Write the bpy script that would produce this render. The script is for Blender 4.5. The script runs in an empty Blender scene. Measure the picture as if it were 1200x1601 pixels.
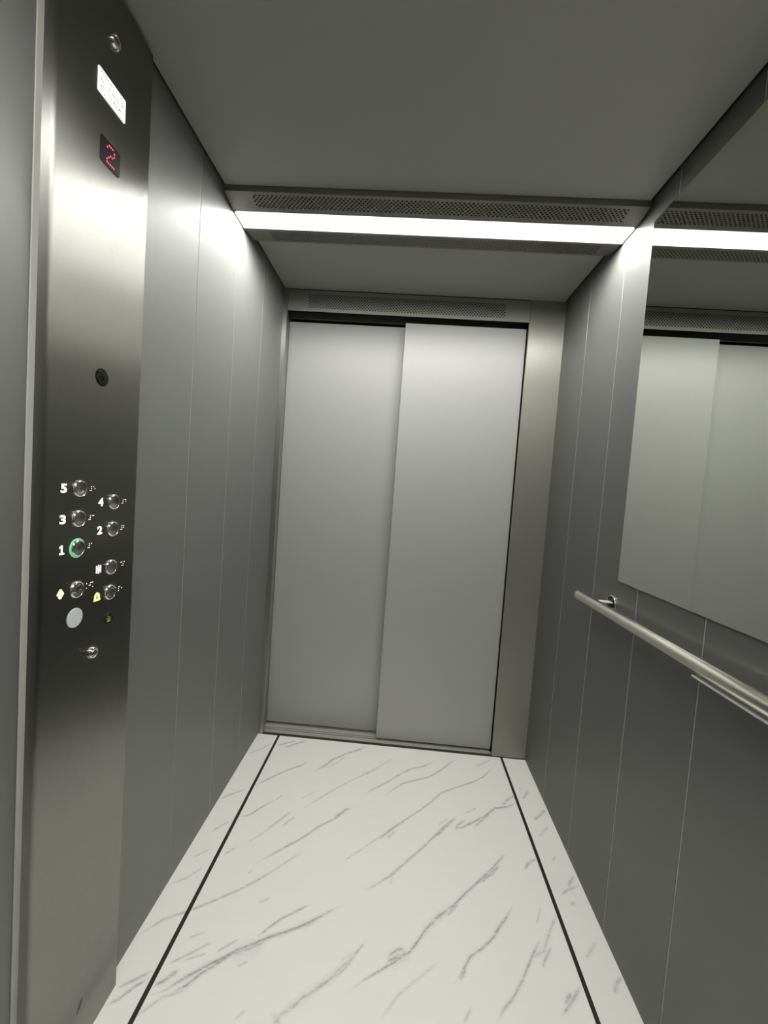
import bpy, bmesh, math, random
import numpy as np
from mathutils import Matrix, Vector

random.seed(4)
S = bpy.context.scene
COL = S.collection

# ------------------------------------------------------------------ camera
W, H, D, BACK = 1.3014, 2.15, 1.948, -0.42      # cabin: x 0..W, y BACK..D, z 0..H
cam_data = bpy.data.cameras.new('camera')
cam = bpy.data.objects.new('camera', cam_data)
COL.objects.link(cam)
cam_data.sensor_fit = 'HORIZONTAL'
cam_data.sensor_width = 36.0
cam_data.lens = 36.0 * 643.1 / 1200.0
cam_data.clip_start = 0.01
r_ = Vector((0.996249, 0.049261, 0.071145))
d_ = Vector((0.073492, -0.047601, -0.996159))
f_ = Vector((-0.045685, 0.997651, -0.051042))
m3 = Matrix((r_, -d_, -f_)).transposed()
cam.matrix_world = Matrix.Translation((0.6311, 0.0, 1.2375)) @ m3.to_4x4()
S.camera = cam

# ------------------------------------------------------------------ world, exposure, lamp strength
world = bpy.data.worlds.new('world')
S.world = world
world.use_nodes = True
world.node_tree.nodes['Background'].inputs[0].default_value = (0, 0, 0, 1)
world.node_tree.nodes['Background'].inputs[1].default_value = 0.0
LAMP = 52.0
S.view_settings.view_transform = 'Standard'
S.view_settings.look = 'None'
S.view_settings.gamma = 1.0
S.view_settings.use_curve_mapping = False
S.view_settings.exposure = 0.0

# ------------------------------------------------------------------ materials
def mat(name, col, metallic=0.0, rough=0.5, aniso=0.0, grain='Z', bump=0.0, rvar=0.0, cvar=0.0,
        emit=None, estr=0.0, spec=0.5, scale=(30, 30, 1.2)):
    m = bpy.data.materials.new(name)
    m.use_nodes = True
    nt = m.node_tree
    b = nt.nodes['Principled BSDF']
    b.inputs['Base Color'].default_value = (*col, 1)
    b.inputs['Metallic'].default_value = metallic
    b.inputs['Roughness'].default_value = rough
    b.inputs['Specular IOR Level'].default_value = spec
    if emit:
        b.inputs['Emission Color'].default_value = (*emit, 1)
        b.inputs['Emission Strength'].default_value = estr
    if aniso:
        # brushed finish: grain along one world axis, highlights spread across it
        b.inputs['Anisotropic'].default_value = aniso
        g = nt.nodes.new('ShaderNodeNewGeometry')
        c = nt.nodes.new('ShaderNodeVectorMath'); c.operation = 'CROSS_PRODUCT'
        c.inputs[0].default_value = {'X': (1, 0, 0), 'Y': (0, 1, 0), 'Z': (0, 0, 1)}[grain]
        nt.links.new(g.outputs['Normal'], c.inputs[1])
        nt.links.new(c.outputs[0], b.inputs['Tangent'])
    if bump or rvar or cvar:
        tc = nt.nodes.new('ShaderNodeTexCoord')
        mp = nt.nodes.new('ShaderNodeMapping')
        mp.inputs['Scale'].default_value = scale
        nt.links.new(tc.outputs['Object'], mp.inputs[0])
        n = nt.nodes.new('ShaderNodeTexNoise')
        n.inputs['Scale'].default_value = 6.0
        n.inputs['Detail'].default_value = 5.0
        nt.links.new(mp.outputs[0], n.inputs['Vector'])
        if rvar:
            r = nt.nodes.new('ShaderNodeMapRange')
            r.inputs['To Min'].default_value = rough - rvar
            r.inputs['To Max'].default_value = rough + rvar
            nt.links.new(n.outputs['Fac'], r.inputs['Value'])
            nt.links.new(r.outputs[0], b.inputs['Roughness'])
        if cvar:
            mx = nt.nodes.new('ShaderNodeMix'); mx.data_type = 'RGBA'
            mx.inputs['A'].default_value = (*[c * (1 - cvar) for c in col], 1)
            mx.inputs['B'].default_value = (*[min(1, c * (1 + cvar)) for c in col], 1)
            nt.links.new(n.outputs['Fac'], mx.inputs['Factor'])
            nt.links.new(mx.outputs['Result'], b.inputs['Base Color'])
        if bump:
            bp = nt.nodes.new('ShaderNodeBump')
            bp.inputs['Strength'].default_value = bump
            bp.inputs['Distance'].default_value = 0.001
            nt.links.new(n.outputs['Fac'], bp.inputs['Height'])
            nt.links.new(bp.outputs[0], b.inputs['Normal'])
    return m

M = {
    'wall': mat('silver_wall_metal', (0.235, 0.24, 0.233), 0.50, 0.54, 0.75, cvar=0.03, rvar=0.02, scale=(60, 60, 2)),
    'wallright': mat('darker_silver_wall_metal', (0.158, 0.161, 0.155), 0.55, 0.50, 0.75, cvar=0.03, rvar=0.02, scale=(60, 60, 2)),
    'wallback': mat('dark_rear_wall_metal', (0.07, 0.07, 0.068), 0.3, 0.5),
    'door': mat('silver_door_metal', (0.43, 0.435, 0.425), 0.30, 0.57, 0.8, cvar=0.02, rvar=0.02, scale=(60, 60, 2)),
    'header': mat('header_metal', (0.33, 0.33, 0.31), 0.7, 0.4, 0.5),
    'return': mat('brushed_return_metal', (0.33, 0.33, 0.295), 0.65, 0.46, 0.8, cvar=0.03, scale=(80, 80, 2)),
    'joint': mat('pale_joint_strip', (0.36, 0.36, 0.34), 0.2, 0.5),
    'trimlight': mat('pale_edge_trim', (0.55, 0.55, 0.53), 0.0, 0.5),
    'jamb': mat('jamb_metal', (0.42, 0.42, 0.40), 0.9, 0.3, 0.6),
    'lampmetal': mat('lamp_housing_metal', (0.22, 0.215, 0.195), 0.5, 0.5, 0.3, grain='X'),
    'ceiling': mat('grey_ceiling_paint', (0.34, 0.34, 0.325), 0.0, 0.6, spec=0.3, bump=0.15, scale=(120, 120, 120)),
    'dark': mat('dark_recess', (0.02, 0.02, 0.02), 0.0, 0.7, spec=0.2),
    'track': mat('dark_track_steel', (0.10, 0.10, 0.095), 0.5, 0.5),
    'inlay': mat('dark_floor_inlay', (0.035, 0.034, 0.026), 0.3, 0.35),
    'sill': mat('sill_aluminium', (0.62, 0.61, 0.58), 0.5, 0.35, 0.4, grain='X'),
    'silldark': mat('sill_dark_edge', (0.055, 0.055, 0.048), 0.6, 0.45),
    'rail': mat('satin_rail_steel', (0.80, 0.775, 0.70), 1.0, 0.17),
    'chrome': mat('polished_chrome', (0.80, 0.79, 0.76), 1.0, 0.18),
    'dish': mat('button_dish_steel', (0.34, 0.335, 0.30), 1.0, 0.28),
    'black': mat('black_plastic', (0.008, 0.008, 0.008), 0.0, 0.35),
    'glassblack': mat('black_display_glass', (0.003, 0.003, 0.003), 0.0, 0.4, spec=0.08),
    'white': mat('white_disc_plastic', (0.62, 0.66, 0.66), 0.0, 0.35),
    'mark': mat('sign_ink', (0.05, 0.05, 0.04), 0.0, 0.6),
    'glyph': mat('lit_white_legend', (0.9, 0.9, 0.85), emit=(1.0, 0.97, 0.88), estr=1.15),
    'braille': mat('steel_dot_added_glow', (0.9, 0.88, 0.82), 0.4, 0.3, emit=(1.0, 0.97, 0.88), estr=0.7),  # emission added to brighten the raised dots, which are not lamps
    'glyphyellow': mat('lit_pale_yellow_legend', (0.9, 0.9, 0.5), emit=(0.90, 0.92, 0.42), estr=0.95),
    'glyphlime': mat('lit_lime_legend', (0.8, 0.9, 0.3), emit=(0.85, 1.0, 0.22), estr=1.7),
    'green': mat('lit_green_ring', (0.1, 0.6, 0.2), emit=(0.16, 0.50, 0.24), estr=0.75),
    'greendim': mat('dim_green_lamp', (0.25, 0.3, 0.02), 0.0, 0.4, emit=(0.35, 0.42, 0.03), estr=0.25),
    'led': mat('red_led', (0.6, 0.0, 0.05), emit=(1.0, 0.06, 0.16), estr=2.2),
    'sign': mat('backlit_sign_face', (0.9, 0.9, 0.85), emit=(1.0, 1.0, 0.92), estr=0.95),
    'rim': mat('lamp_diffuser_rim', (0.9, 0.9, 0.9), emit=(1.0, 0.98, 0.93), estr=1.3),
    'diffuser': mat('lamp_diffuser', (0.9, 0.9, 0.9), emit=(1.0, 0.985, 0.94), estr=LAMP),
}

def steel_panel():
    """brushed stainless with finger marks"""
    m = mat('brushed_panel_steel', (0.325, 0.321, 0.302), 1.0, 0.36, 1.0)
    nt = m.node_tree; b = nt.nodes['Principled BSDF']
    tc = nt.nodes.new('ShaderNodeTexCoord')
    n1 = nt.nodes.new('ShaderNodeTexNoise'); n1.inputs['Scale'].default_value = 70; n1.inputs['Detail'].default_value = 4
    n1.inputs['Distortion'].default_value = 0.6
    n2 = nt.nodes.new('ShaderNodeTexNoise'); n2.inputs['Scale'].default_value = 5; n2.inputs['Detail'].default_value = 3
    nt.links.new(tc.outputs['Object'], n1.inputs['Vector'])
    nt.links.new(tc.outputs['Object'], n2.inputs['Vector'])
    rr = nt.nodes.new('ShaderNodeValToRGB')
    rr.color_ramp.elements[0].position = 0.52; rr.color_ramp.elements[0].color = (0, 0, 0, 1)
    rr.color_ramp.elements[1].position = 0.72; rr.color_ramp.elements[1].color = (1, 1, 1, 1)
    nt.links.new(n1.outputs['Fac'], rr.inputs[0])
    mu = nt.nodes.new('ShaderNodeMath'); mu.operation = 'MULTIPLY'
    nt.links.new(rr.outputs[0], mu.inputs[0]); nt.links.new(n2.outputs['Fac'], mu.inputs[1])
    r = nt.nodes.new('ShaderNodeMapRange')
    r.inputs['To Min'].default_value = 0.42; r.inputs['To Max'].default_value = 0.54
    nt.links.new(mu.outputs[0], r.inputs['Value'])
    nt.links.new(r.outputs[0], b.inputs['Roughness'])
    bp = nt.nodes.new('ShaderNodeBump'); bp.inputs['Strength'].default_value = 0.06; bp.inputs['Distance'].default_value = 0.001
    nt.links.new(mu.outputs[0], bp.inputs['Height']); nt.links.new(bp.outputs[0], b.inputs['Normal'])
    return m
M['panel'] = steel_panel()

def mirror_mat():
    m = bpy.data.materials.new('mirror_silver'); m.use_nodes = True
    b = m.node_tree.nodes['Principled BSDF']
    b.inputs['Base Color'].default_value = (0.70, 0.72, 0.66, 1)
    b.inputs['Metallic'].default_value = 1.0
    b.inputs['Roughness'].default_value = 0.0
    return m
M['mirror'] = mirror_mat()

def marble():
    m = bpy.data.materials.new('white_marble_vinyl'); m.use_nodes = True
    nt = m.node_tree; N = nt.nodes; L = nt.links
    b = N['Principled BSDF']
    b.inputs['Roughness'].default_value = 0.5
    b.inputs['Specular IOR Level'].default_value = 0.3
    def math_(op, a, c=None, clamp=False):
        n = N.new('ShaderNodeMath'); n.operation = op; n.use_clamp = clamp
        for i, v in enumerate((a, c)):
            if v is None: continue
            if isinstance(v, (int, float)): n.inputs[i].default_value = v
            else: L.new(v, n.inputs[i])
        return n.outputs[0]
    def attr(nm):
        a = N.new('ShaderNodeAttribute'); a.attribute_name = nm; return a.outputs['Fac']
    tc = N.new('ShaderNodeTexCoord')
    mp = N.new('ShaderNodeMapping'); mp.inputs['Rotation'].default_value = (0, 0, math.radians(-47)); mp.inputs['Scale'].default_value = (6, 26, 1)
    mp.vector_type = 'TEXTURE'; mp.vector_type = 'POINT'
    L.new(tc.outputs['Object'], mp.inputs[0])
    n1 = N.new('ShaderNodeTexNoise'); n1.inputs['Scale'].default_value = 1.6; n1.inputs['Detail'].default_value = 6; n1.inputs['Roughness'].default_value = 0.65
    L.new(mp.outputs[0], n1.inputs['Vector'])
    n2 = N.new('ShaderNodeTexNoise'); n2.inputs['Scale'].default_value = 4.5; n2.inputs['Detail'].default_value = 5; n2.inputs['Roughness'].default_value = 0.7
    L.new(mp.outputs[0], n2.inputs['Vector'])
    dist, wid, stren = attr('vein_dist'), attr('vein_width'), attr('vein_strength')
    # ragged core line: | d - noise |
    wn = math_('MINIMUM', wid, 0.0045)
    off = math_('MULTIPLY', math_('ABSOLUTE', math_('SUBTRACT', n1.outputs['Fac'], 0.5)), math_('MULTIPLY', wn, 4.0))
    e = math_('ABSOLUTE', math_('SUBTRACT', dist, off))
    core = math_('SUBTRACT', 1.0, math_('DIVIDE', e, math_('MULTIPLY', wn, 0.70)), True)
    brk = math_('MULTIPLY', math_('SUBTRACT', n2.outputs['Fac'], 0.24), 3.2, True)
    core = math_('MULTIPLY', math_('MULTIPLY', core, brk), math_('MULTIPLY', stren, 0.62))
    halo = math_('SUBTRACT', 1.0, math_('DIVIDE', dist, math_('MULTIPLY', wid, 2.6)), True)
    halo = math_('MULTIPLY', math_('MULTIPLY', math_('POWER', halo, 1.6), brk), math_('MULTIPLY', stren, 0.62))
    fac = math_('ADD', core, halo, True)
    base = N.new('ShaderNodeMix'); base.data_type = 'RGBA'
    base.inputs['A'].default_value = (0.86, 0.853, 0.805, 1)
    base.inputs['B'].default_value = (0.89, 0.885, 0.84, 1)
    L.new(n1.outputs['Fac'], base.inputs['Factor'])
    mx = N.new('ShaderNodeMix'); mx.data_type = 'RGBA'
    L.new(fac, mx.inputs['Factor'])
    L.new(base.outputs['Result'], mx.inputs['A'])
    mx.inputs['B'].default_value = (0.20, 0.205, 0.225, 1)
    L.new(mx.outputs['Result'], b.inputs['Base Color'])
    return m
M['marble'] = marble()

# ------------------------------------------------------------------ helpers
def tag(o, label=None, cat=None, group=None, kind=None):
    if label: o['label'] = label
    if cat: o['category'] = cat
    if group: o['group'] = group
    if kind: o['kind'] = kind
    return o

def empty(name, loc, label, cat, **k):
    o = bpy.data.objects.new(name, None)
    o.empty_display_size = 0.05
    COL.objects.link(o); o.location = loc
    return tag(o, label, cat, **k)

def wpos(o):
    v = Vector((0, 0, 0))
    while o is not None:
        v += o.location; o = o.parent
    return v

class MB:
    """collects shapes given in world coordinates; build() links ONE mesh object"""
    def __init__(self): self.v = []; self.f = []; self.sm = []
    def add(self, vs, fs, smooth=False):
        n = len(self.v); self.v += [tuple(p) for p in vs]
        for f in fs: self.f.append(tuple(i + n for i in f)); self.sm.append(smooth)
    def box(self, a, b, bev=0.0):
        x0, y0, z0 = (min(p, q) for p, q in zip(a, b)); x1, y1, z1 = (max(p, q) for p, q in zip(a, b))
        if not bev:
            vs = [(x0,y0,z0),(x1,y0,z0),(x1,y1,z0),(x0,y1,z0),(x0,y0,z1),(x1,y0,z1),(x1,y1,z1),(x0,y1,z1)]
            self.add(vs, [(3,2,1,0),(4,5,6,7),(0,1,5,4),(1,2,6,5),(2,3,7,6),(3,0,4,7)])
        else:
            bm = bmesh.new(); bmesh.ops.create_cube(bm, size=1)
            for v in bm.verts:
                v.co = Vector(((x0+x1)/2 + v.co.x*(x1-x0), (y0+y1)/2 + v.co.y*(y1-y0), (z0+z1)/2 + v.co.z*(z1-z0)))
            bmesh.ops.bevel(bm, geom=bm.edges[:], offset=bev, segments=2, affect='EDGES', profile=0.5)
            bm.verts.ensure_lookup_table()
            self.add([v.co for v in bm.verts], [[v.index for v in f.verts] for f in bm.faces]); bm.free()
        return self
    def prism(self, pts, a, b, axis='z', smooth=False):
        """closed 2D outline (counter-clockwise) swept from a to b along axis"""
        n = len(pts)
        def P(p, t):
            return {'z': (p[0], p[1], t), 'x': (t, p[0], p[1]), 'y': (p[1], t, p[0])}[axis]
        vs = [P(p, a) for p in pts] + [P(p, b) for p in pts]
        self.add(vs, [(i, (i+1) % n, n+(i+1) % n, n+i) for i in range(n)], smooth)
        self.add(vs, [tuple(range(n))[::-1], tuple(range(n, 2*n))])
        return self
    def lathe(self, c, prof, axis='x', seg=40, smooth=True, caps=True):
        """prof = [(along, radius)...]"""
        vs = []; fs = []
        for a, r in prof:
            for k in range(seg):
                t = 2*math.pi*k/seg; u, w = r*math.cos(t), r*math.sin(t)
                vs.append({'x': (c[0]+a, c[1]+u, c[2]+w), 'y': (c[0]+w, c[1]+a, c[2]+u), 'z': (c[0]+u, c[1]+w, c[2]+a)}[axis])
        for j in range(len(prof)-1):
            for k in range(seg):
                k2 = (k+1) % seg
                fs.append((j*seg+k, j*seg+k2, (j+1)*seg+k2, (j+1)*seg+k))
        if caps: fs.append(tuple(range(seg))[::-1]); fs.append(tuple((len(prof)-1)*seg+k for k in range(seg)))
        self.add(vs, fs, smooth)
        return self
    def build(self, name, m, parent=None, **k):
        o_w = wpos(parent) if parent else Vector((0, 0, 0))
        me = bpy.data.meshes.new(name)
        me.from_pydata([(Vector(p) - o_w)[:] for p in self.v], [], self.f)
        me.polygons.foreach_set('use_smooth', self.sm)
        me.materials.append(m); me.validate(); me.update()
        bm = bmesh.new(); bm.from_mesh(me)
        bmesh.ops.recalc_face_normals(bm, faces=bm.faces[:]); bm.to_mesh(me); bm.free()
        o = bpy.data.objects.new(name, me); COL.objects.link(o)
        if parent: o.parent = parent
        if any(self.sm):
            try: me.set_sharp_from_angle(angle=math.radians(35))
            except Exception: pass
        return tag(o, **k)

def perforated(mb, O, U, V, w, h, hu0, hu1, hv0, hv1, pitch, row, rad, depth=0.0012):
    """metal sheet with real staggered holes; O corner, U/V unit vectors, normal = U x V"""
    O, U, V = Vector(O), Vector(U), Vector(V); Nn = U.cross(V)
    def P(u, v, d=0): return O + U*u + V*v - Nn*d
    nr = max(1, int(round((hv1-hv0)/row))); row = (hv1-hv0)/nr
    nc = int((hu1-hu0)/pitch) - 1
    for (a, b, c, d) in ((0, 0, w, hv0), (0, hv1, w, h)):
        mb.add([P(a, b), P(c, b), P(c, d), P(a, d)], [(0, 1, 2, 3)])
    q = 8
    for r in range(nr):
        v0 = hv0 + r*row; v1 = v0 + row; vc = (v0+v1)/2
        s = hu0 + (pitch/2 if r % 2 else 0)
        e = s + nc*pitch
        mb.add([P(0, v0), P(s, v0), P(s, v1), P(0, v1)], [(0, 1, 2, 3)])
        mb.add([P(e, v0), P(w, v0), P(w, v1), P(e, v1)], [(0, 1, 2, 3)])
        for c in range(nc):
            u0 = s + c*pitch; u1 = u0 + pitch; uc = (u0+u1)/2
            ring = [(uc + rad*math.cos(math.pi/4*k + math.pi/8), vc + min(rad, row*0.44)*math.sin(math.pi/4*k + math.pi/8)) for k in range(q)]
            cor = [(u1, v1), (u0, v1), (u0, v0), (u1, v0)]
            vs = [P(*p) for p in ring] + [P(*p) for p in cor] + [P(p[0], p[1], depth) for p in ring]
            # ring k=0..7 starts at 22.5 deg; corners 0:+,+ 1:-,+ 2:-,- 3:+,-
            fs = [(8, 1, 0), (8, 9, 2, 1), (9, 3, 2), (9, 10, 4, 3), (10, 5, 4), (10, 11, 6, 5), (11, 7, 6), (11, 8, 0, 7)]
            fs += [(k, (k+1) % q, 12+(k+1) % q, 12+k) for k in range(q)]
            mb.add(vs, fs)
    return mb

def mesh_obj_raw(name, mb, m, parent, **k):
    """build() without normal recalculation, for open sheets"""
    o_w = wpos(parent) if parent else Vector((0, 0, 0))
    me = bpy.data.meshes.new(name)
    me.from_pydata([(Vector(p) - o_w)[:] for p in mb.v], [], mb.f)
    me.materials.append(m); me.update()
    o = bpy.data.objects.new(name, me); COL.objects.link(o)
    if parent: o.parent = parent
    return tag(o, **k)

VEINS = [
    (0.5, 3, [(6, 1786),(54, 1829),(89, 1883)]),
    (0.6, 3.5, [(115, 1863),(163, 1895),(203, 1921)]),
    (0.6, 4, [(153, 1851),(196, 1888),(255, 1936)]),
    (0.55, 3.5, [(1, 1507),(40, 1542),(84, 1577)]),
    (0.6, 4, [(114, 1602),(163, 1656),(216, 1710),(270, 1749),(290, 1785)]),
    (0.65, 4.5, [(322, 1710),(368, 1759),(396, 1807),(448, 1856),(503, 1895),(546, 1932)]),
    (0.4, 3, [(365, 1737),(415, 1782),(453, 1845)]),
    (0.5, 3, [(42, 1361),(64, 1388),(90, 1416)]),
    (0.6, 3.5, [(116, 1434),(150, 1455),(179, 1495),(216, 1533)]),
    (0.35, 3, [(216, 1533),(238, 1566)]),
    (0.35, 3, [(172, 1322),(212, 1367),(243, 1412),(293, 1487)]),
    (0.45, 4, [(223, 1385),(251, 1424),(294, 1491)]),
    (0.45, 3.5, [(278, 1412),(294, 1438),(316, 1467)]),
    (0.45, 3, [(325, 1503),(371, 1550),(412, 1600),(463, 1653),(524, 1710),(583, 1755),(630, 1805)]),
    (0.3, 3, [(313, 1551),(365, 1606)]),
    (0.6, 4, [(238, 1264),(271, 1291),(305, 1323),(341, 1354),(377, 1392),(409, 1431),(465, 1479),(496, 1519),(536, 1550)]),
    (0.4, 4, [(300, 1320),(339, 1360)]),
    (0.5, 4, [(454, 1474),(495, 1527),(518, 1538)]),
    (0.35, 3, [(29, 1255),(51, 1275),(73, 1297)]),
    (0.45, 3.5, [(125, 1279),(156, 1314)]),
    (0.3, 3, [(57, 1202),(84, 1230)]),
    (0.35, 3.5, [(225, 1222),(237, 1238)]),
    (0.35, 3.5, [(288, 1227),(322, 1265),(381, 1327)]),
    (0.35, 3, [(514, 1298),(545, 1329),(585, 1366),(611, 1395),(649, 1424)]),
    (0.35, 3, [(567, 1622),(604, 1664),(636, 1688)]),
    (0.35, 3, [(523, 1718),(570, 1756),(627, 1810),(678, 1865)]),
    (0.6, 3.5, [(566, 1616),(618, 1668),(665, 1715),(706, 1758),(749, 1796),(811, 1825),(871, 1874)]),
    (0.5, 4, [(641, 1616),(683, 1666),(715, 1699),(773, 1729),(833, 1758),(888, 1810),(969, 1906)]),
    (0.5, 3, [(1047, 1858),(1092, 1888),(1140, 1928)]),
    (0.55, 3.5, [(577, 1359),(602, 1382),(633, 1414),(680, 1463),(730, 1510),(783, 1560),(832, 1612),(875, 1666),(944, 1710),(1016, 1749),(1074, 1794),(1155, 1891)]),
    (0.55, 5, [(631, 1402),(653, 1430),(687, 1468),(730, 1505)]),
    (0.35, 6, [(661, 1414),(688, 1447)]),
    (0.4, 3, [(952, 1564),(1016, 1607)]),
    (0.35, 3, [(846, 1494),(893, 1537)]),
    (0.5, 4.5, [(598, 1214),(638, 1241),(673, 1268),(710, 1307),(749, 1351),(791, 1395),(820, 1431),(859, 1478),(900, 1528),(928, 1551)]),
    (0.6, 5, [(812, 1421),(858, 1469),(899, 1519),(928, 1551)]),
    (0.35, 4, [(668, 1257),(736, 1335)]),
    (0.3, 3, [(677, 1239),(686, 1270)]),
    (0.65, 4.5, [(902, 1484),(939, 1498),(988, 1531),(1038, 1566),(1085, 1612),(1135, 1627),(1189, 1657)]),
    (0.55, 4, [(913, 1485),(926, 1509),(959, 1537)]),
    (0.5, 4, [(983, 1503),(1019, 1540),(1064, 1584)]),
    (0.55, 4, [(1121, 1632),(1154, 1673),(1188, 1698)]),
    (0.4, 4, [(1218, 1749),(1228, 1739)]),
    (0.4, 5, [(1216, 1682),(1254, 1732)]),
    (0.5, 6, [(1224, 1568),(1261, 1601),(1295, 1636)]),
    (0.25, 5, [(1221, 1492),(1277, 1552)]),
    (0.5, 5, [(1127, 1348),(1153, 1380),(1185, 1399)]),
    (0.3, 4, [(1236, 1394),(1256, 1417)]),
    (0.6, 4, [(937, 1264),(974, 1298),(1020, 1342),(1054, 1379),(1080, 1405)]),
    (0.5, 4, [(972, 1288),(1010, 1323),(1049, 1356)]),
    (0.35, 3, [(8, 1160),(46, 1186),(81, 1229)]),
    (0.5, 4, [(0, 1002),(18, 1030),(48, 1063),(83, 1082),(113, 1098),(143, 1118),(169, 1134),(216, 1167),(259, 1201),(291, 1232),(324, 1267)]),
    (0.7, 5, [(111, 895),(142, 907),(168, 930),(192, 949),(226, 973),(253, 991),(280, 1012),(316, 1030),(352, 1051),(385, 1065),(418, 1081),(457, 1104),(491, 1129),(539, 1162)]),
    (0.7, 4, [(160, 905),(189, 923),(213, 952),(239, 972),(272, 1003),(294, 1022)]),
    (0.6, 5, [(111, 913),(130, 926),(155, 953)]),
    (0.4, 14, [(263, 997),(303, 1015),(349, 1042)]),
    (0.35, 8, [(430, 1085),(469, 1108)]),
    (0.6, 3.5, [(313, 1038),(339, 1069),(368, 1100),(406, 1126),(446, 1154)]),
    (0.45, 3.5, [(226, 998),(248, 1017),(275, 1039)]),
    (0.45, 3.5, [(121, 961),(155, 985),(186, 1007),(208, 1024)]),
    (0.35, 3, [(146, 969),(209, 997)]),
    (0.55, 4, [(29, 867),(52, 885),(69, 908),(94, 930)]),
    (0.5, 4, [(30, 900),(60, 921),(91, 944)]),
    (0.35, 3, [(291, 972),(319, 990)]),
    (0.3, 3, [(290, 1135),(322, 1159)]),
    (0.3, 3, [(137, 1024),(179, 1045)]),
    (0.4, 7, [(416, 873),(436, 895),(453, 909),(480, 931),(504, 950),(538, 977),(562, 1004),(599, 1045)]),
    (0.5, 5, [(442, 891),(475, 929),(509, 950),(548, 988)]),
    (0.45, 14, [(421, 874),(433, 886)]),
    (0.3, 4, [(106, 853),(144, 894),(203, 918)]),
    (0.3, 3, [(328, 871),(351, 892)]),
    (0.4, 3, [(604, 1214),(648, 1246),(689, 1288),(728, 1322)]),
    (0.65, 4, [(579, 947),(616, 978),(655, 1003),(695, 1028),(738, 1058),(761, 1088),(785, 1122),(826, 1164),(869, 1196),(916, 1243),(966, 1289),(1008, 1327),(1047, 1362)]),
    (0.5, 13, [(674, 1026),(702, 1039),(738, 1058)]),
    (0.6, 4, [(677, 1039),(702, 1058),(727, 1067)]),
    (0.5, 7, [(769, 1102),(809, 1147),(869, 1196)]),
    (0.5, 4, [(846, 1162),(887, 1206)]),
    (0.5, 3, [(965, 1280),(1015, 1319),(1046, 1357)]),
    (0.6, 4, [(849, 997),(869, 1017),(900, 1063),(937, 1087),(973, 1118),(1003, 1154),(1025, 1179),(1055, 1218)]),
    (0.55, 4, [(864, 1005),(885, 1034)]),
    (0.5, 4, [(974, 1122),(1016, 1174)]),
    (0.4, 4, [(542, 973),(571, 1003),(601, 1050),(621, 1075)]),
    (0.25, 5, [(549, 1013),(595, 1043)]),
    (0.25, 4, [(661, 899),(704, 955),(751, 993),(816, 1042)]),
    (0.55, 4, [(942, 928),(964, 955),(997, 985),(1028, 1022),(1056, 1061),(1087, 1103),(1112, 1134)]),
    (0.35, 5, [(1064, 1075),(1108, 1099),(1153, 1167),(1184, 1209)]),
    (0.5, 4, [(1090, 1056),(1111, 1086),(1135, 1115)]),
    (0.3, 3, [(1112, 1170),(1142, 1228)]),
    (0.5, 4, [(1106, 959),(1134, 983),(1179, 1026)]),
    (0.5, 5, [(1121, 982),(1148, 1009)]),
    (0.35, 4, [(862, 920),(886, 952)]),
    (0.45, 4, [(1219, 1271),(1248, 1292),(1294, 1311)]),
    (0.45, 5, [(1251, 1301),(1292, 1348)]),
    (0.35, 5, [(1237, 1243),(1258, 1254)]),
    (0.4, 5, [(1258, 1018),(1278, 1043),(1300, 1060)]),
    (0.25, 5, [(1217, 1091),(1271, 1141)]),
]
SIGN = [(759.5, 1962.6, 763.3, 1963.2), (765.0, 1962.9, 770.0, 1962.3), (772.7, 1963.4, 775.5, 1963.8), (776.1, 1962.4, 780.7, 1962.8), (781.9, 1962.0, 789.4, 1962.4), (759.5, 1951.2, 763.4, 1950.6), (763.9, 1950.0, 767.8, 1949.5), (779.0, 1951.8, 781.3, 1950.5), (781.3, 1950.1, 783.7, 1949.2), (771.7, 1950.8, 773.9, 1950.6), (760.7, 1938.5, 765.0, 1940.6), (765.5, 1940.4, 769.4, 1940.2), (760.4, 1933.3, 761.1, 1930.1), (765.2, 1935.5, 765.9, 1932.3), (767.8, 1928.6, 771.6, 1930.5), (781.2, 1941.0, 785.3, 1940.0), (786.5, 1939.5, 788.4, 1936.9), (793.0, 1939.8, 795.5, 1936.9), (795.9, 1939.3, 798.5, 1937.1), (799.7, 1936.2, 803.8, 1938.3), (806.5, 1935.0, 811.1, 1940.7), (811.7, 1939.6, 814.4, 1937.4), (790.0, 1951.4, 791.3, 1948.7), (791.9, 1949.2, 797.2, 1950.0), (798.3, 1950.3, 800.8, 1949.3), (802.6, 1950.1, 805.7, 1948.9), (805.7, 1948.1, 809.4, 1947.8), (798.9, 1962.1, 801.4, 1961.5), (803.1, 1962.7, 805.6, 1962.6), (811.1, 1962.0, 814.7, 1964.4), (814.3, 1960.8, 816.3, 1957.7), (816.3, 1958.5, 819.5, 1958.1), (813.0, 1950.6, 816.7, 1950.7), (817.3, 1952.8, 820.6, 1949.9)]

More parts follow.
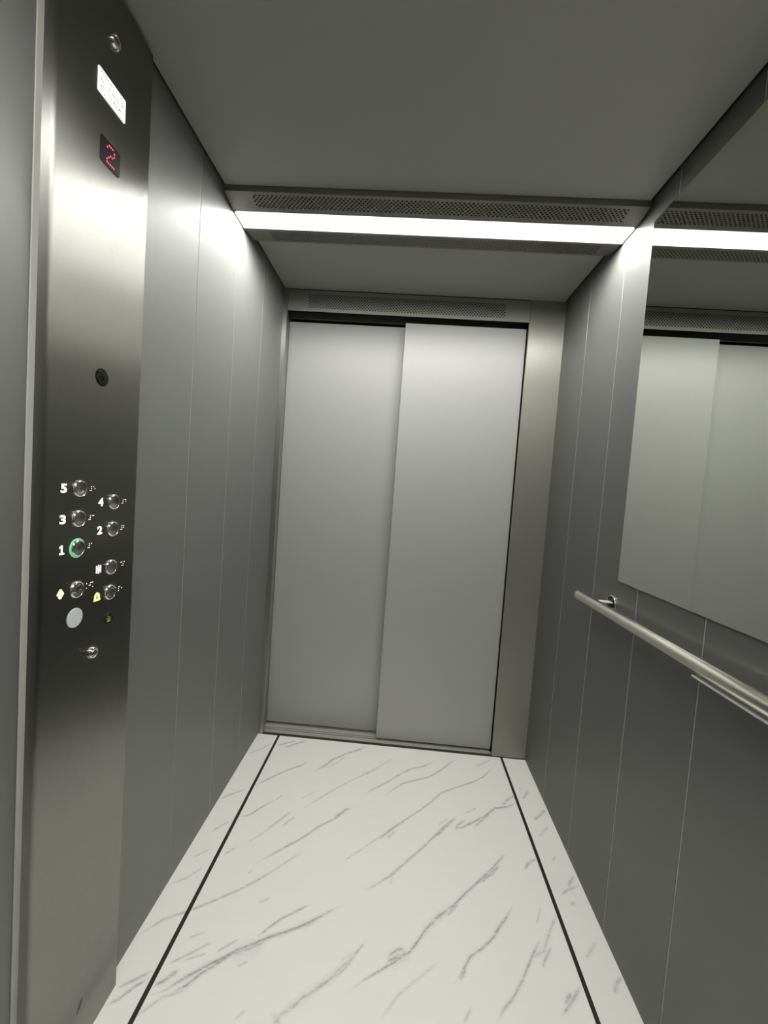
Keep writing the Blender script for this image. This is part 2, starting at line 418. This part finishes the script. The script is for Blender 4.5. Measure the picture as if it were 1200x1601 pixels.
# ------------------------------------------------------------------ room shell
SEAMS = [BACK, -0.13, 0.13, 0.39, 0.65, 0.912, 1.172, 1.432, 1.690, D + 0.16]
def wall_panels(side):
    mb = MB()
    s = 1 if side == 'left' else -1
    x = 0.0 if side == 'left' else W
    g, c = 0.0009, 0.0022
    top = H + 0.02
    sm = [v for v in SEAMS if side == 'right' or v != 0.65]
    for a, b in zip(sm[:-1], sm[1:]):
        if s > 0: pts = [(x, a+g+c), (x, b-g-c), (x-c, b-g), (x-0.012, b-g), (x-0.012, a+g), (x-c, a+g)]
        else: pts = [(x, b-g-c), (x, a+g+c), (x+c, a+g), (x+0.012, a+g), (x+0.012, b-g), (x+c, b-g)]
        mb.prism(pts, 0.0, top)
    mb.box((x - s*0.012, SEAMS[0], 0), (x - s*0.03, SEAMS[-1], top))
    return mb
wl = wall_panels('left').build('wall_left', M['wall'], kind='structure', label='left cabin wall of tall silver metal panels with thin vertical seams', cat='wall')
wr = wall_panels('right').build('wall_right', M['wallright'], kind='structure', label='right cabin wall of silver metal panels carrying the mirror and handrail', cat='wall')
for wall_, x, sg in ((wl, 0.0, 1), (wr, W, -1)):
    for yy in SEAMS[1:-1]:
        if wall_ is wl and yy == 0.65: continue
        MB().box((x-sg*.0006, yy-.0012, 0.001), (x-sg*.006, yy+.0012, H+.015)).build('joint_strip', M['joint'], wall_, label='thin pale strip in the joint between two wall panels')
mb = MB()
for k in range(5):
    a = 0.001 + k*(W-0.002)/5; b = a + (W-0.002)/5
    mb.prism([(a+.003, BACK), (a+.001, BACK-.002), (a+.001, BACK-.02), (b-.001, BACK-.02), (b-.001, BACK-.002), (b-.003, BACK)], 0, H+.02)
mb.box((0, BACK-.02, 0), (W, BACK-.04, H+.02))
mb.build('wall_back', M['wallback'], kind='structure', label='rear cabin wall of dark metal panels behind the viewer', cat='wall')

# front wall: brushed return panel beside the door
mb = MB()
mb.prism([(1.1455, D), (W, D), (W, D+.10), (1.160, D+.10), (1.160, D+.016), (1.1445, D+.016), (1.1435, D+.002)], 0.0, H+.02)
mb.build('wall_front', M['return'], kind='structure', label='brushed steel return panel between the sliding doors and the right wall', cat='wall')
# hoistway side behind the door opening
mb = MB(); mb.box((-0.03, D+.155, -.02), (W+.03, D+.17, H+.04)); mb.box((-.03, D+.02, H-.0), (W+.03, D+.16, H+.03))
mb.build('trim_1', M['dark'], kind='structure', label='dark shaft closing behind the sliding doors', cat='trim')
# slim door jambs
mb = MB(); mb.prism([(0.0005, D-.002), (0.021, D-.002), (0.0225, D), (0.0225, D+.020), (0.0005, D+.020)], 0.0, H-.002)
mb.build('trim_2', M['jamb'], kind='structure', label='slim bright door jamb strip beside the left wall', cat='trim')
mb = MB(); mb.box((0.0005, D+.05, 0.002), (0.0085, D+.12, H-.01), .001)
mb.build('trim_3', M['jamb'], kind='structure', label='narrow grey slam post at the left edge of the doorway', cat='trim')

# ceiling: two painted slabs either side of the lamp
G = 0.007
YF0, YF1 = 1.300, 1.556
YR0, YR1 = -0.020, 0.236
mb = MB()
mb.box((G, BACK+.005, H), (W-G, YR0-.002, H+.018), .0015)
mb.box((G, YR1+.002, H), (W-G, YF0-.002, H+.018), .0015)
mb.box((G, YF1+.002, H), (W-G, D+.0, H+.018), .0015)
mb.build('ceiling', M['ceiling'], kind='structure', label='matte grey painted ceiling of the cabin', cat='ceiling')
mb = MB(); mb.box((-.03, BACK-.04, H+.03), (W+.03, D+.17, H+.05))
mb.build('trim_4', M['dark'], kind='structure', label='dark roof cover above the ceiling slabs', cat='trim')

# ------------------------------------------------------------------ floor with marble veins
def build_floor():
    xs = np.linspace(0, W, 330)
    ys = np.concatenate([np.linspace(BACK, 0.76, 20)[:-1], np.linspace(0.76, D-.004, 305)])
    X, Y = np.meshgrid(xs, ys)
    P = np.stack([X.ravel(), Y.ravel()], 1)
    best = np.full(len(P), 1.0); score = np.full(len(P), 1e9)
    wid = np.full(len(P), 0.003); st = np.zeros(len(P))
    veins = [(s, w, [(a/1000., b/1000.) for a, b in p]) for s, w, p in VEINS]
    # a few more, outside the traced part
    rnd = random.Random(3)
    for k in range(26):
        x, y = rnd.uniform(-.1, 1.2), rnd.uniform(BACK-.1, .6)
        ln = rnd.uniform(.12, .4); q = []
        for j in range(5):
            q.append((x, y)); x += ln/4*.68 + rnd.uniform(-.01, .01); y += ln/4*.72 + rnd.uniform(-.01, .01)
        veins.append((rnd.uniform(.3, .65), rnd.uniform(2.5, 5), q))
    for s, w, pts in veins:
        w = w/1000.
        A = np.array(pts); seglen = np.r_[0, np.cumsum(np.hypot(*np.diff(A, axis=0).T))]; tot = seglen[-1]
        lo, hi = A.min(0)-.06, A.max(0)+.06
        idx = np.where((P[:,0] > lo[0]) & (P[:,0] < hi[0]) & (P[:,1] > lo[1]) & (P[:,1] < hi[1]))[0]
        if not len(idx): continue
        Q = P[idx]; bd = np.full(len(idx), 9.); bt = np.zeros(len(idx))
        for i in range(len(A)-1):
            d = A[i+1]-A[i]; L2 = d@d+1e-12
            t = np.clip(((Q-A[i])@d)/L2, 0, 1)
            dd = np.hypot(*(Q-A[i]-t[:,None]*d).T)
            mk = dd < bd; bd[mk] = dd[mk]; bt[mk] = (seglen[i]+t[mk]*math.sqrt(L2))/tot
        taper = np.clip(np.minimum(bt, 1-bt)*6, 0.15, 1)
        sc = bd/ (s*w*taper)
        mk = sc < score[idx]; j = idx[mk]
        score[j] = sc[mk]; best[j] = bd[mk]; wid[j] = w*(0.55+.45*taper[mk]); st[j] = s*taper[mk]
    nx, ny = len(xs), len(ys)
    I = np.arange(nx*ny).reshape(ny, nx)
    F = np.stack([I[:-1,:-1].ravel(), I[:-1,1:].ravel(), I[1:,1:].ravel(), I[1:,:-1].ravel()], 1)
    me = bpy.data.meshes.new('floor')
    V = np.zeros((len(P), 3), 'f'); V[:,:2] = P
    me.vertices.add(len(P)); me.vertices.foreach_set('co', V.ravel())
    me.loops.add(F.size); me.loops.foreach_set('vertex_index', F.ravel().astype('i'))
    me.polygons.add(len(F)); me.polygons.foreach_set('loop_start', np.arange(0, F.size, 4, dtype='i'))
    me.update(calc_edges=True)
    for nm, arr in (('vein_dist', best), ('vein_width', wid), ('vein_strength', st)):
        a = me.attributes.new(nm, 'FLOAT', 'POINT'); a.data.foreach_set('value', arr.astype('f'))
    me.materials.append(M['marble'])
    o = bpy.data.objects.new('floor', me); COL.objects.link(o)
    tag(o, 'white marble-look cabin floor with grey diagonal veins', 'floor', kind='structure')
build_floor()
mb = MB(); mb.box((0.098, BACK, -.001), (0.1095, D-.004, .0012), .0004)
mb.build('trim_5', M['inlay'], kind='structure', label='dark inlay line in the floor near the left wall', cat='trim')
mb = MB(); mb.box((1.183, BACK, -.001), (1.1945, D-.004, .0012), .0004)
mb.build('trim_6', M['inlay'], kind='structure', label='dark inlay line in the floor near the right wall', cat='trim')

# ------------------------------------------------------------------ doors
def leaf(n, x0, x1, y0, label):
    o = MB().box((x0, y0, 0.013), (x1, y0+.030, 2.034), .0015).build('door_%d' % n, M['door'], kind='structure', label=label, cat='door')
    return o
leaf(1, 0.5795, 1.1425, D+.035, 'right sliding door leaf of plain silver metal, in front of the other leaf')
leaf(2, 0.0090, 0.6100, D+.090, 'left sliding door leaf of plain silver metal, set further back')

s = empty('door_sill', (W/2, D, 0), 'grooved aluminium door sill on the floor below the sliding doors', 'sill')
prof = [(D-.004, -.012), (D+.012, -.012)]
mb = MB(); mb.box((0.0005, D-.003, -.02), (1.1435, D+.012, .0015), .0006)
mb.build('edge_strip', M['silldark'], s, label='dark olive strip where the floor meets the sill')
mb = MB()
for a, b in ((.013, .021), (.025, .034), (.045, .050), (.060, .070), (.074, .084), (.104, .112), (.126, .150)):
    mb.box((0.0005, D+a, -.015), (1.1435, D+b, .004), .0008)
mb.box((0.0005, D+.012, -.025), (1.1435, D+.155, -.013))
mb.build('ridged_rail', M['sill'], s)

h = empty('ventilation_header', (W/2, D, 2.050), 'perforated grey metal header panel above the sliding doors', 'header panel')
mb = MB(); z0, z1 = 2.050, H-.003; x0, x1 = .0245, 1.1425
perforated(mb, (x0, D, z0), (1, 0, 0), (0, 0, 1), x1-x0, z1-z0, .117-x0, 1.047-x0, .015, .079, .0136, .0068, .0036)
t = .012
mb.add([(x0,D,z0),(x1,D,z0),(x1,D+t,z0),(x0,D+t,z0)], [(3,2,1,0)])
mb.add([(x0,D,z0),(x0,D+t,z0),(x0,D+t,z1),(x0,D,z1)], [(0,1,2,3)])
mb.add([(x1,D,z0),(x1,D+t,z0),(x1,D+t,z1),(x1,D,z1)], [(3,2,1,0)])
mb.add([(x0,D,z1),(x1,D,z1),(x1,D+t,z1),(x0,D+t,z1)], [(0,1,2,3)])
mesh_obj_raw('perforated_plate', mb, M['header'], h)
mb = MB(); mb.box((x0+.001, D+t, z0+.001), (x1-.001, D+t+.003, z1)).build('backing_plate', M['dark'], h, label='dark backing behind the holes')
mb = MB()
mb.box((0.010, D+.070, 2.043), (1.1415, D+.082, 2.14), .001); mb.box((0.010, D+.022, 2.075), (1.1415, D+.070, 2.085), .001)
tr = mb.build('door_track', M['track'], label='dark steel door track cover in the gap above the left door leaf', cat='door track')

# ------------------------------------------------------------------ ceiling lamp
def ceiling_lamp(YF0, label, perf=True):
    L = empty('ceiling_light', (W/2, YF0+.128, H), label, 'ceiling light')
    x0, x1 = 0.003, W-.003
    zf, zd = 2.1335, 2.1205
    ya, yb, yc, yd = YF0, YF0+.073, YF0+.163, YF0+.256
    mb = MB()
    mb.box((x0, ya, zf), (x1, ya+.0015, H+.02)); mb.box((x0, yd-.0015, zf), (x1, yd, H+.02))
    mb.box((x0, ya, H+.016), (x1, yd, H+.022))
    mb.box((x0, yb-.003, zd+.0002), (x1, yb+.0008, H+.01)); mb.box((x0, yc-.0008, zd+.0002), (x1, yc+.003, H+.01)); mb.box((x0, yb-.003, zd+.0040), (x1, yc+.003, zd+.008))
    mb.box((.176, ya-.0035, zf-.001), (.196, ya, H+.0))      # splice clip on the rear fascia
    mb.build('housing', M['lampmetal'], L)
    rw = math.hypot(yb-ya, zf-zd)
    Vv = Vector((0, yb-ya, zd-zf)).normalized()
    mb = MB(); perforated(mb, (x1, ya, zf), (-1, 0, 0), Vv, x1-x0, rw, .052, x1-x0-.062, .010, rw-.016, .0136, .0068, .0034)
    mesh_obj_raw('perforated_flank', mb, M['lampmetal'], L, label='sloping perforated flank facing the cabin rear')
    Vv = Vector((0, yd-yc, zf-zd)); rw = Vv.length; Vv.normalize()
    mb = MB(); perforated(mb, (x1, yc, zd), (-1, 0, 0), Vv, x1-x0, rw, .052, x1-x0-.062, .016, rw-.010, .0136, .0068, .0034)
    mesh_obj_raw('perforated_flank', mb, M['lampmetal'], L, label='sloping perforated flank facing the doors')
    mb = MB(); mb.box((x0+.002, ya+.003, H-.004), (x1-.002, yb-.006, H+.01)); mb.box((x0+.002, yc+.006, H-.004), (x1-.002, yd-.003, H+.01))
    mb.build('backing_plate', M['dark'], L, label='dark backing behind the holes')
    mb = MB().box((x0+.004, yb+.0065, zd+.0002), (x1-.004, yc-.0065, zd+.0035))
    mb.build('diffuser', M['diffuser'], L, label='glowing white diffuser strip')
    mb = MB()
    mb.box((x0+.001, yb+.0008, zd+.0002), (x1-.001, yb+.0065, zd+.0035)); mb.box((x0+.001, yc-.0065, zd+.0002), (x1-.001, yc-.0008, zd+.0035))
    mb.box((x0+.001, yb+.0065, zd+.0002), (x0+.004, yc-.0065, zd+.0035)); mb.box((x1-.004, yb+.0065, zd+.0002), (x1-.001, yc-.0065, zd+.0035))
    mb.build('diffuser_rim', M['rim'], L, label='dimmer rim of the diffuser')
    for xx in (x0+.001, x1-.011):
        MB().lathe((xx+.005, yb-.002, zd-.0015), [(0, .0045), (.001, .0045), (.002, .003), (.002, .0001)], 'y', 16).build('end_clip', M['chrome'], L)
ceiling_lamp(YF0, 'long bright strip light across the ceiling in a perforated metal housing')
ceiling_lamp(YR0, 'second strip light across the ceiling above the viewer, out of the frame')

# ------------------------------------------------------------------ mirror
mi = empty('wall_mirror', (W, .58, 1.0145), 'large wall mirror on the right wall above the handrail', 'mirror')
MB().box((W-.0052, -.10, 1.0145), (W-.0002, 1.272, 2.074), .0022).build('backing_plate', M['chrome'], mi, label='bright polished glass edge')
MB().box((W-.0055, -.0975, 1.0170), (W-.0050, 1.2695, 2.0715)).build('mirror_glass', M['mirror'], mi)

# ------------------------------------------------------------------ handrail
RX, RZ, RR = W-.052, .9315, .0165
hr = empty('handrail', (W, .65, RZ), 'round satin steel handrail along the right wall under the mirror', 'handrail')
MB().lathe((RX, -.08, RZ), [(0, RR), (1.494, RR)], 'y', 48).build('grab_tube', M['rail'], hr)
for yy, sg in ((1.414, 1), (-.08, -1)):
    MB().lathe((RX, yy, RZ), [(0, RR), (0.0001*sg, RR+.0008), (.003*sg, RR+.0008), (.0045*sg, RR-.001), (.0048*sg, .0001)], 'y', 48).build('end_cap', M['chrome'], hr)
mb = MB().box((RX-.006, .0, .9040), (RX+.006, .856, .9082), .0012)
for yy in (.05, .30, .55, .80): mb.box((RX+.001, yy-.004, .9078), (RX+.005, yy+.004, .9175))
mb.build('pale_bar', M['trimlight'], hr, label='flat pale bar below the near part of the tube')  # pale bar on short posts under the near part of the tube
for yy in (1.300, .02):
    br = MB().box((RX+.0125, yy-.012, .9400), (W-.001, yy+.012, .9445), .001).build('bracket', M['trimlight'], hr)
    MB().lathe((W, yy, .936), [(0, .0285), (-.0035, .0285), (-.005, .0270), (-.005, .0255), (-.0035, .0250), (-.0035, .0001)], 'x', 48).build('wall_rosette', M['chrome'], br, label='round polished wall plate')
    MB().lathe((W-.0036, yy, .936), [(0, .0248), (-.0006, .0245), (-.0006, .0001)], 'x', 40).build('rosette_insert', M['dark'], br, label='black centre of the wall plate')

# ------------------------------------------------------------------ control panel
FX = .0235
PY0, PY1, PZ = .666, .908, 2.137
cp = empty('control_panel', (0, .79, 0), 'floor-to-ceiling brushed steel lift control panel on the left wall', 'control panel')
R = .0055
pts = [(0.0, PY0), (FX-R, PY0)]
pts += [(FX-R + R*math.sin(t), PY0+R - R*math.cos(t)) for t in [math.pi/2*k/10 for k in range(1, 11)]]
pts += [(FX, PY1-.0015), (FX-.0015, PY1), (0, PY1)]
MB().prism(pts, 0.001, PZ, smooth=True).build('faceplate', M['panel'], cp)
MB().box((0.0003, .6545, .001), (.0030, .668, PZ), .0006).build('edge_trim', M['trimlight'], cp, label='pale flat trim strip along the near edge')

def text_mesh(txt, size, bold):
    cu = bpy.data.curves.new('t', 'FONT'); cu.body = txt; cu.size = size; cu.offset = bold
    cu.align_x = 'CENTER'; cu.align_y = 'CENTER'; cu.extrude = .0002; cu.resolution_u = 6
    ob = bpy.data.objects.new('t', cu); COL.objects.link(ob)
    dg = bpy.context.evaluated_depsgraph_get(); dg.update()
    me = bpy.data.meshes.new_from_object(ob.evaluated_get(dg))
    vs = np.array([v.co[:] for v in me.vertices]); fs = [tuple(p.vertices) for p in me.polygons]
    c = (vs.max(0)+vs.min(0))/2
    bpy.data.objects.remove(ob); bpy.data.curves.remove(cu); bpy.data.meshes.remove(me)
    return vs-c, fs
def glyph_text(txt, y, z, h, parent, name, m, wid=None):
    vs, fs = text_mesh(txt, h*1.36, h*.045)
    k = h/(vs[:,1].max()-vs[:,1].min())
    kx = (wid/(vs[:,0].max()-vs[:,0].min())) if wid else k
    mb = MB(); mb.add([(FX+.0003+v[2], y+v[0]*kx, z+v[1]*k) for v in vs], fs)
    return mb.build(name, m, parent)
def glyph_polys(polys, y, z, parent, name, m, e=.0006):
    mb = MB()
    for p in polys:
        mb.prism([(y+a/1000., z+b/1000.) for a, b in p], FX-.0002, FX+e, axis='x')
    return mb.build(name, m, parent)
def braille(cells, y, z, parent, gap=5.6, pc=3.3, pr=3.7, rad=.0010):
    mb = MB()
    tot = (len(cells)-1)*(pc+gap) + pc
    for i, dots in enumerate(cells):
        for d in dots:
            c = 0 if d <= 3 else 1; r = (d-1) % 3
            yy = y + (-tot/2 + i*(pc+gap) + c*pc)/1000.; zz = z + (1-r)*pr/1000.
            mb.lathe((FX, yy, zz), [(-.0002, rad), (.0004, rad*.9), (.0009, rad*.5), (.001, .0001)], 'x', 10)
    return mb.build('braille_dots', M['braille'], parent)

NUM = (3, 4, 5, 6)
BUTTONS = [  # y, z, legend, braille cells, description
    (.7440, 1.2010, '5', [NUM, (1, 5)], 'round steel floor button with a lit numeral 5'),
    (.8355, 1.1740, '4', [NUM, (1, 4, 5)], 'round steel floor button with a lit numeral 4'),
    (.7435, 1.1445, '3', [NUM, (1, 4)], 'round steel floor button with a lit numeral 3'),
    (.8350, 1.1170, '2', [NUM, (1, 2)], 'round steel floor button with a lit numeral 2'),
    (.7435, 1.0890, '1', [NUM, (1,)], 'round steel floor button ringed in green light beside numeral 1'),
    (.8345, 1.0360, 'close', [(1, 4, 6), (3, 2, 4)], 'round steel door close button'),
    (.7445, 1.0090, 'open', [(1, 3), (2, 5, 4), (1, 4, 6)], 'round steel door open button'),
    (.8340, .9820, 'bell', [(1, 2, 4, 3), (5,)], 'round steel alarm button beside the lime bell symbol'),
]
for (y, z, leg, br, lab) in BUTTONS:
    b = MB().lathe((FX, y, z), [(-.001, .0126), (.0022, .0126), (.0032, .0122), (.0030, .0112), (.0018, .0085), (.0008, .0050), (.0004, .0001)], 'x', 48)
    bt = b.build('call_button', M['dish'], cp, label=lab)
    MB().lathe((FX, y, z), [(-.001, .0160), (.0024, .0160), (.0040, .0152), (.0046, .0142), (.0040, .0131), (.0015, .0127)], 'x', 48, caps=False).build('bezel', M['chrome'], bt)
    if leg == '1':
        MB().lathe((FX, y-.0006, z), [(-.0005, .0184), (.0012, .0183), (.0020, .0174), (.0020, .0160)], 'x', 48, caps=False).build('light_ring', M['green'], bt, label='green glowing ring')
    gy = y - .0355
    if leg == '1':
        glyph_polys([[(-1.6, -8.2), (1.6, -8.2), (1.6, 8.6), (-1.0, 8.6), (-1.6, 7.6)], [(-5.2, -8.2), (5.4, -8.2), (5.4, -5.4), (-5.2, -5.4)], [(-5.2, 3.2), (-1.6, 4.9), (-1.0, 8.6), (-5.0, 6.2)]], gy, z+.0005, bt, 'numeral', M['glyph'])
        braille(br, y+.0325, z+.0005, bt)
    elif leg in '2345':
        glyph_text(leg, gy, z+.0005, .0165, bt, 'numeral', M['glyph'], .0130)
        braille(br, y+.0325, z+.0005, bt)
    elif leg == 'close':
        glyph_polys([[(-6.6, 7.5), (-6.6, -7.5), (-4.6, -7.5), (-2.6, -1), (-2.6, 1), (-4.6, 7.5)], [(-1.1, 9), (-1.1, -9), (1.1, -9), (1.1, 9)],
                     [(6.6, -7.5), (6.6, 7.5), (4.6, 7.5), (2.6, 1), (2.6, -1), (4.6, -7.5)]],
                    gy+.001, z+.0015, bt, 'door_close_symbol', M['glyph'])
        braille(br, y+.0370, z+.001, bt, gap=4.0, pc=3.3)
    elif leg == 'open':
        glyph_polys([[(-1.3, 9.5), (-8, 0), (-1.3, -9.5)], [(-.6, 8), (-.6, -8), (.6, -8), (.6, 8)], [(1.3, -9.5), (8, 0), (1.3, 9.5)]],
                    gy-.001, z+.000, bt, 'door_open_symbol', M['glyphyellow'])
        braille(br, y+.0335, z+.001, bt, gap=3.0, pc=3.2, pr=4.4)
    else:
        o1 = [(-9, -7.5), (-7.5, 2), (-5, 7), (0, 9.5), (5, 7), (7.5, 2), (9, -7.5)]
        bell = [[(-8.5, -8), (8.5, -8), (8.5, -5), (-8.5, -5)], [(-7.5, -5), (-2.6, -5), (-2.2, 3), (-5.4, 6.0), (-7, 2)],
                [(2.6, -5), (7.5, -5), (7, 2), (5.4, 6.0), (2.2, 3)], [(-5.4, 6.0), (-2.2, 3), (2.2, 3), (5.4, 6.0), (0, 9.5)]]
        glyph_polys(bell, gy, z-.001, bt, 'bell_symbol', M['glyphlime'])
        braille(br, y+.0325, z+.001, bt, gap=3.2, pc=3.2, pr=4.2)

# floor display
yd_, zd_ = .7915, 1.8375
def rrect(y0, y1, z0, z1, r, n=5):
    out = []
    for cy, cz, a0 in ((y1-r, z1-r, 0), (y0+r, z1-r, 90), (y0+r, z0+r, 180), (y1-r, z0+r, 270)):
        for k in range(n+1):
            a = math.radians(a0 + 90*k/n); out.append((cy+r*math.cos(a), cz+r*math.sin(a)))
    return out
ds = MB().prism(rrect(.7660, .8170, 1.8145, 1.8605, .005), FX-.001, FX+.0012, axis='x').build('floor_display', M['glassblack'], cp, label='black display window showing a red dotted 2')
rows = ['.###.', '#...#', '....#', '..##.', '.#...', '#....', '#####']
mb = MB()
for r, line in enumerate(rows):
    for c, ch in enumerate(line):
        if ch == '#':
            mb.lathe((FX+.001, yd_+(c-2)*.0047, 1.8375+(3-r)*.0053), [(0, .0015), (.0008, .0013), (.0009, .0001)], 'x', 10)
mb.build('led_digit', M['led'], ds)
# backlit capacity sign
sg = MB().prism(rrect(.7545, .8265, 1.9265, 1.9690, .002), FX-.001, FX+.0015, axis='x').build('capacity_sign', M['sign'], cp, label='backlit white sign with small dark print')
mb = MB()
for (a, b, c, d) in SIGN:
    p = Vector((a, b)); q = Vector((c, d)); t = (q-p).normalized(); n_ = Vector((-t.y, t.x))*.72
    qd = [p-n_, q-n_, q+n_, p+n_]
    mb.prism([(v.x/1000., v.y/1000.) for v in qd], FX+.0013, FX+.0018, axis='x')
mb.build('sign_print', M['mark'], sg)
# intercom grille
gr = MB().lathe((FX, .7905, 1.420), [(-.001, .0170), (.0008, .0170), (.0010, .0165), (.0010, .0001)], 'x', 48).build('speaker_grille', M['glassblack'], cp, label='round black intercom grille')
mb = MB()
for rr in (.0065, .0095, .0125):
    for k in range(5):
        a0 = 2*math.pi*(k+.1*rr*1000)/5
        for j in range(7):
            a = a0 + j*.13; b = a + .13
            q = [((rr)*math.cos(a), rr*math.sin(a)), ((rr+.0010)*math.cos(a), (rr+.0010)*math.sin(a)), ((rr+.0010)*math.cos(b), (rr+.0010)*math.sin(b)), (rr*math.cos(b), rr*math.sin(b))]
            mb.prism([(.7905+u, 1.420+v) for u, v in q], FX+.0009, FX+.0015, axis='x')
mb.build('grille_rings', M['silldark'], gr, label='dark grey arcs on the grille')
# card reader disc
MB().lathe((FX, .7420, .9550), [(-.001, .0185), (.0014, .0185), (.0022, .0176), (.0022, .0001)], 'x', 56).build('card_reader', M['white'], cp, label='blank pale round reader disc')
# indicator lamp
il = MB().lathe((FX, .8335, .9255), [(-.001, .0122), (.0010, .0122), (.0016, .0114), (.0016, .0080), (.0006, .0076), (.0004, .0001)], 'x', 40).build('indicator_lamp', M['black'], cp, label='small black indicator with a dim green symbol')
glyph_polys([[(-4.4, -4.4), (-2.8, -6.2), (0, -6.9), (0, -4.6), (-2.4, -3.4)], [(0, -6.9), (2.8, -6.2), (4.4, -4.4), (2.4, -3.4), (0, -4.6)], [(-1, -3.2), (1, -3.2), (1.3, 0), (-1.3, 0)],
             [(-1.2, 2), (1.2, 2), (0.6, 5.6), (-.6, 5.6)], [(-5.2, -1.5), (-4.0, -1.5), (-4.0, 2.5), (-5.2, 2.5)], [(4.0, -1.5), (5.2, -1.5), (5.2, 2.5), (4.0, 2.5)]], .8335, .9255, il, 'green_symbol', M['greendim'], e=.0012)
# key switches
def key_switch(y, z, r, lab):
    k = MB().lathe((FX, y, z), [(-.001, r), (.004, r), (.0065, r*.86), (.0070, r*.70), (.0062, r*.62), (.0062, .0001)], 'x', 44).build('key_switch', M['chrome'], cp, label=lab)
    MB().lathe((FX+.0060, y, z), [(0, r*.50), (.0014, r*.50), (.0016, r*.45), (.0016, .0001)], 'x', 32).build('lock_barrel', M['dish'], k)
    MB().box((FX+.0072, y-r*.32, z-.0008), (FX+.0079, y+r*.32, z+.0008)).build('key_slot', M['black'], k)
key_switch(.7890, .8690, .0118, 'chrome key switch below the buttons')
key_switch(.7910, 2.0450, .0125, 'chrome key switch near the top of the panel')
# chipped fixing hole near the floor
mb = MB()
c = [(-9, -9), (-4, -3), (0, 4), (6, 9), (10, 14), (6, 2), (4, -2), (1, -3), (0, -8), (-3, -6), (-7, -12)]
c = [(-9,-11),(-6,-12),(-1,-7),(3,-9),(4,-3),(7,1),(10,12),(5,10),(0,4),(-5,-2)]
mb.prism([(.790+a*.00085, .101+b*.0009) for a, b in c], FX-.0004, FX+.0003, axis='x')
mb.build('fixing_hole', M['black'], cp, label='small chipped dark fixing hole low on the panel')
